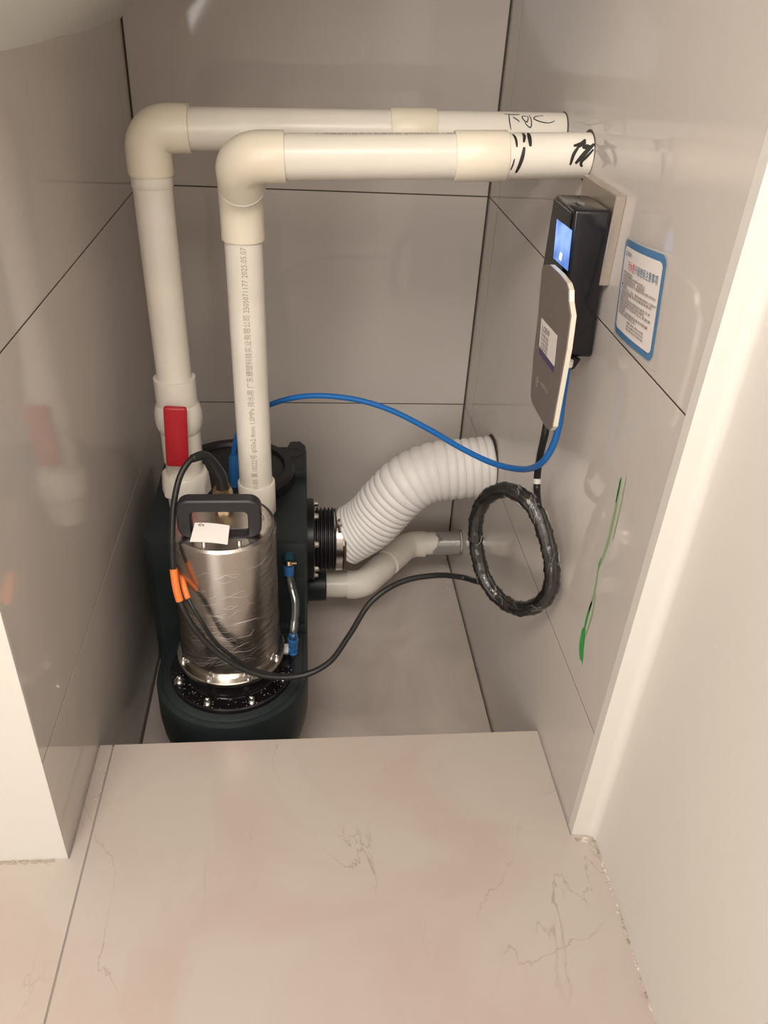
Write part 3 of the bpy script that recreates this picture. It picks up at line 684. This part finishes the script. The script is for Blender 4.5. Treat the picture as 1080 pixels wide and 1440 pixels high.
# blue air tube
bt_ = thing('blue_air_tube', 'bright blue air tube arching from the tank top behind the front pipe to the controller', 'tube', (-.14, 1.72, ZT + .03))
bp_ = [on(1, 1.70, 328, 652), on(1, 1.70, 331, 622)]
bp_ += [on(1, y, u, v) for u, v, y in ((346, 590, 1.70), (380, 569, 1.68), (430, 557, 1.65), (490, 560, 1.62), (545, 575, 1.58), (600, 602, 1.52), (650, 631, 1.45), (695, 652, 1.38), (735, 660, 1.30))]
bp_ += [onx(.430, 760, 652), onx(.438, 777, 628), onx(.441, 786, 598), onx(.441, 791, 560), onx(.442, 797, 522), onx(.442, 799, 512)]
cable('tube_wall', bp_, .0062, M['blue'], bt_)
q0 = on(1, 1.70, 329, 650); qb = Vector((q0.x, q0.y, ZT + .029))
obj('push_fitting', tube([qb, q0 + Vector((0, 0, .01)), q0 + Vector((0, 0, .02))], [.013, .013, .009], 14), M['blue_fit'], bt_, smooth='auto')

# ================================================================== CONTROLLER
ct = thing('pump_controller', 'black wall controller with lit blue screen and taupe flip cover beside the notice', 'controller', (XR, 1.28, .9))
bkt = obj('wall_bracket', boxbm((.473, 1.231, .905), (XR - .0005, 1.40, 1.042), .0015, 1), M['bracket'], ct)
YS = 1.232
def cbox():
    zt, zb = 1.020, .782; x0, x1 = .412, .4725; y0, y1 = YS, 1.345
    bm = bmesh.new(); box(bm, (x0, y0, zb), (x1, y1, zt), .007, 4)
    for v in bm.verts: v.co.x += .0165 * max(0, (.905 - v.co.z) / .125)
    return bm
obj('body', cbox(), mat('satin_black_housing', (.012, .011, .013), .13), ct, smooth='auto')
# screen on the front (-X) face
def quad_x(x, P, m, name, parent, th=.0006):
    pts = [onx(x, u, v) for u, v in P]; pts = [Vector((x, p.y, p.z)) for p in pts]
    return obj(name, extrude_outline(pts, (th, 0, 0)), m, parent)
bez = obj('front_bezel', boxbm((.4095, YS + .006, .880), (.4125, 1.339, 1.014), .001, 1), M['gloss_black'], ct)
quad_x(.4085, ((783, 308), (804, 324), (798, 381), (778, 363)), M['screen'], 'screen', bez)
c_ = onx(.408, 788, 361)
obj('screen_icon', boxbm((.4078, c_.y - .006, c_.z - .005), (.4083, c_.y + .005, c_.z + .006)), mat('icon_light', (.8, .9, .95), .4, emit=(.6, .75, .95), es=.9), bez)
# cover: sheet hinged in front, outline measured on its own plane
def cover_pts(x):
    px = [(766, 372), (772, 372), (786, 385), (796, 398), (799, 408), (799, 424), (802, 444), (796, 490), (786, 545), (776, 600), (772, 605), (767, 600), (757, 583), (748, 566), (746, 556), (750, 500), (757, 440), (762, 378)]
    return [Vector((x, p.y, p.z)) for p in (onx(x, u, v) for u, v in px)]
XF = .388
cpts = cover_pts(XF)
front = obj('flip_cover', extrude_outline(cpts, (.002, 0, 0)), M['cover'], ct)
th = [Vector((XF + .002, p.y, p.z)) for p in cpts]
obj('cover_edge', extrude_outline(th, (.0075, 0, 0)), M['cover_edge'], ct)
obj('cover_arm', boxbm((.394, YS + .004, .80), (.4225, YS + .03, .86), .002, 1), M['black'], ct)
def decal_x(x, uv, m, name, parent): return quad_x(x, uv, m, name, parent, .0003)
stk = decal_x(XF - .0005, ((761.5, 447), (783.5, 472), (779, 515), (758, 487)), M['paper'], 'sticker', ct)
decal_x(XF - .0006, ((758, 488.5), (779, 516.5), (777.5, 524), (757.5, 496)), M['purple'], 'sticker_strip', stk)
def text_on_x(s, size, x, uv0, uv1, m, name, parent, yscale=1.0):
    """text lying on a plane of constant x, from one photo position to another (reads towards -Y)"""
    a = onx(x, *uv0); b = onx(x, *uv1); me = text_mesh(s, size); mxx = max(v.co.x for v in me.vertices)
    ax = (b - a); k = 1 / mxx; up = Vector((0, 0, 1)); 
    for v in me.vertices: v.co = Vector((x, a.y, a.z)) + ax * (v.co.x * k) + up * (v.co.y * yscale)
    return link(name, me, m, parent)
text_on_x('LOEW', .0135, XF - .0009, (761.5, 464), (772, 475), M['ink'], 'sticker_lettering', stk)
for i in range(5):
    text_on_x('污水提升控制', .0062, XF - .0009, (761 - i * .6, 470 + i * 6), (770.5 - i * .6, 482 + i * 6), M['ink_text'], 'sticker_lettering', stk)
text_on_x('AIRELL', .010, XF - .0005, (759.5, 541), (770, 554), M['logo'], 'logo_lettering', front)
me = strokes([(1.3, [(0, .008), (-.006, 0), (0, -.009), (.004, -.004)]), (1.3, [(0, .008), (.006, .002), (.001, -.001), (-.001, .003)])], .001)
c0_ = onx(XF - .0005, 755.5, 536)
for v in me.vertices: v.co = Vector((XF - .0005, c0_.y - v.co.x, c0_.z + v.co.y))
link('logo_mark', me, M['logo'], front)
pB_ = onx(.442, 799, 510); obj('tube_port', tube([Vector((.442, pB_.y, .783)), pB_ + Vector((0, 0, -.006))], [.0085, .0085], 12), M['white'], ct, smooth='auto')
obj('cable_port', tube([Vector((.458, pB_.y + .015, .783)), Vector((.452, pB_.y + .015, .768)), Vector((.44, pB_.y + .012, .76))], [.010, .009, .005], 12), M['black'], ct, smooth='auto')

# ================================================================== NOTICE
nt_ = thing('laminated_notice', 'small laminated instruction sheet with a blue border stuck to the right wall', 'notice', (XR, 1.12, .92))
NC = [onx(XR - .004, u, v) for u, v in ((879, 334), (937, 360), (914, 511), (862, 465))]   # tl tr br bl
def npt(s, t, off=0.0):     # s across, t down, the right side bulging off the wall
    p = NC[0].lerp(NC[1], s).lerp(NC[3].lerp(NC[2], s), t)
    return Vector((XR - .0015 - off - .006 * math.sin(PI * s) * (1 - .5 * t), p.y, p.z - .010 * math.sin(PI * s * .9) * (-1 if False else 0)))
def sheet(s0, s1, t0, t1, off, m, name, parent, rc=0.0, n=14):
    bm = bmesh.new(); g = [[bm.verts.new(npt(s0 + (s1 - s0) * i / n, t0 + (t1 - t0) * j / n, off)) for i in range(n + 1)] for j in range(n + 1)]
    for j in range(n):
        for i in range(n): bm.faces.new((g[j][i], g[j][i + 1], g[j + 1][i + 1], g[j + 1][i]))
    if rc:
        for a, b, c in ((g[0][0], g[1][0], g[0][1]), (g[0][n], g[1][n], g[0][n - 1]), (g[n][0], g[n - 1][0], g[n][1]), (g[n][n], g[n - 1][n], g[n][n - 1])): a.co = a.co * .3 + (b.co + c.co) * .35
    return obj(name, bm, m, parent, smooth=True)
sheet(-.03, 1.10, -.02, 1.05, .0, M['lamination'], 'lamination', nt_)
brd = sheet(0, 1, 0, 1, .0006, M['border'], 'blue_border', nt_, 1)
pg = sheet(.045, .955, .07, .93, .0012, M['paper'], 'printed_page', nt_, 1, 20)
def ntext(s, sa, t, wS, hT, m):
    me = text_mesh(s, 1.0); xs = [v.co.x for v in me.vertices]; k = wS / max(xs)
    for v in me.vertices:
        v.co = npt(sa + v.co.x * k, t - v.co.y * hT, .0022)
    link('lettering', me, m, pg)
ntext('LOEW', .09, .155, .20, .062, M['ink_blue'])
ntext('污水提', .22, .28, .20, .10, M['ink_red']); ntext('升器使用注意事项', .43, .28, .49, .10, M['ink_blue'])
lines = [('1.安装前请仔细阅读。', .30), ('2.请勿将硬物及纤维杂物投入,', .62), ('3.使用前请检查电源、管道连接', .60), ('4.控制器应安装在干燥通风的位置,勿浸水', .84), ('■ 注意', .16), ('请勿将卫生巾、湿巾、塑料袋等杂物冲入设备中', .86),
         ('以免造成堵塞,影响设备使用寿命。', .80), ('设备长期不用', .24), ('请断开电源,再次使用前请先注水', .78), ('报警时请先断电,联系售后服务', .66), ('电源线损坏须由专业人员更换', .80), ('定期清洗', .20), ('保持通风,请勿覆盖设备及控制器', .76), ('如有疑问请联系服务人员。', .50)]
for i, (s, wd) in enumerate(lines): ntext(s, .09, .335 + i * .0325, wd, .033, M['ink_text'])
for i, s in enumerate(('服务热线', '售后服务请扫码', '感谢您的使用')): ntext(s, .36, .80 + i * .034, .42, .026, M['ink_text'])

# ================================================================== SMALL THINGS
# paper tag on the handle
def paper_tag():
    c = [on(1, y, u, v) for (u, v, y) in ((274, 735, 1.304), (323, 739, 1.302), (320, 766, 1.272), (267, 762, 1.270))]
    bm = bmesh.new(); n = 8; g = []
    for j in range(n + 1):
        row = []
        for i in range(n + 1):
            s, t = i / n, j / n; p = c[0].lerp(c[1], s).lerp(c[3].lerp(c[2], s), t)
            row.append(bm.verts.new(p + Vector((0, -.003 * math.sin(PI * t) * (1 - s), .002 * math.sin(PI * s)))))
        g.append(row)
    for j in range(n):
        for i in range(n): bm.faces.new((g[j][i], g[j][i + 1], g[j + 1][i + 1], g[j + 1][i]))
    r_ = bmesh.ops.extrude_face_region(bm, geom=list(bm.faces)); nv = [q for q in r_['geom'] if isinstance(q, bmesh.types.BMVert)]
    bmesh.ops.translate(bm, verts=nv, vec=(0, -.0004, .0003)); return bm, c
bm, c = paper_tag()
pt_ = tag(obj('paper_tag', bm, M['paper'], smooth='auto'), 'blank white paper tag propped on the pump top against the black handle', 'tag')
k0 = c[0].lerp(c[1], .22).lerp(c[3].lerp(c[2], .22), .12)
obj('string', tube(smooth_path([k0 + Vector((0, -.002, 0)), k0 + Vector((-.006, -.004, .004)), k0 + Vector((-.002, -.004, .007)), k0 + Vector((.004, -.003, .003)), k0 + Vector((0, -.002, 0))], 5), .0005, 6), M['ink'], pt_)
# green smear on the wall
gs = thing('green_marker_streak', 'long thin green smear running down the right wall', 'mark', (XR, 1.01, .32))
def onwall(u, v): p = onx(XR - .0006, u, v); return (p.y, p.z)
def wall_strokes(lines, m, name):
    for k, l1 in enumerate(lines):
        me = strokes([l1], .0017)
        for v in me.vertices: v.co = Vector((XR - .0006 - .0001 * k, v.co.x, v.co.y))
        link(name, me, m, gs)
g2 = lambda P: [onwall(620 + x / 3.6, 540 + y / 3.6) for x, y in P]
wall_strokes([(2.6, g2([(915, 470), (880, 650), (845, 800), (805, 920)])), (1.0, g2([(940, 465), (905, 640), (870, 790)])), (1.8, g2([(800, 900), (780, 1040), (750, 1150)])), (1.2, g2([(785, 1060), (760, 1190), (725, 1290)]))], M['green_pale'], 'pale_smear')
wall_strokes([(1.6, g2([(910, 480), (885, 600)])), (1.0, g2([(810, 880), (790, 970)])), (2.2, g2([(765, 1100), (735, 1200), (712, 1340)])), (6.5, g2([(725, 1240), (712, 1330), (712, 1400)])), (1.0, g2([(712, 1330), (716, 1425)]))], M['green'], 'green_paint')
# plaster crumbs and rough feet of the painted walls
def crumbs(name, label, pts, smin, smax, m=M['crumb']):
    bm = bmesh.new()
    for p in pts:
        s = random.uniform(smin, smax); r_ = bmesh.ops.create_icosphere(bm, subdivisions=1, radius=s); q = Vector(p)
        for v in r_['verts']: v.co = Vector((v.co.x * random.uniform(.7, 1.4), v.co.y * random.uniform(.7, 1.4), v.co.z * .6)) + q + Vector((0, 0, s * .4))
    o = obj(name, bm, m); o['kind'] = 'stuff'; return tag(o, label, 'plaster')
pts = [(.494 + .036 * random.random(), YW - .006 - .012 * random.random(), 0) for i in range(40)]
pts += [(.5285 + random.gauss(0, .0015) - .012 * max(0, (.73 - y)), y, 0) for y in [YW - .02 - random.random() * .33 for i in range(150)]]
crumbs('plaster_crumbs', 'crumbled plaster along the foot of the right painted wall', pts, .0008, .0026)
crumbs('plaster_crumbs', 'dirty crumbled plaster under the foot of the left painted wall', [(-.43 - .10 * random.random(), YW - .003 - .004 * random.random(), 0) for i in range(70)], .0008, .0028, M['ink_soft'])
crumbs('plaster_crumbs', 'pale sealant crumbs in the back right corner of the pit', [(XR - .012 - .02 * random.random(), 2.14 - .22 * random.random(), ZP) for i in range(60)], .001, .004, M['silicone'])
crumbs('plaster_crumbs', 'fine grit lying by the left tile joint of the raised floor', [(XL + .012 + .015 * random.random(), .98 + .1 * random.random(), 0) for i in range(22)], .0006, .0018)
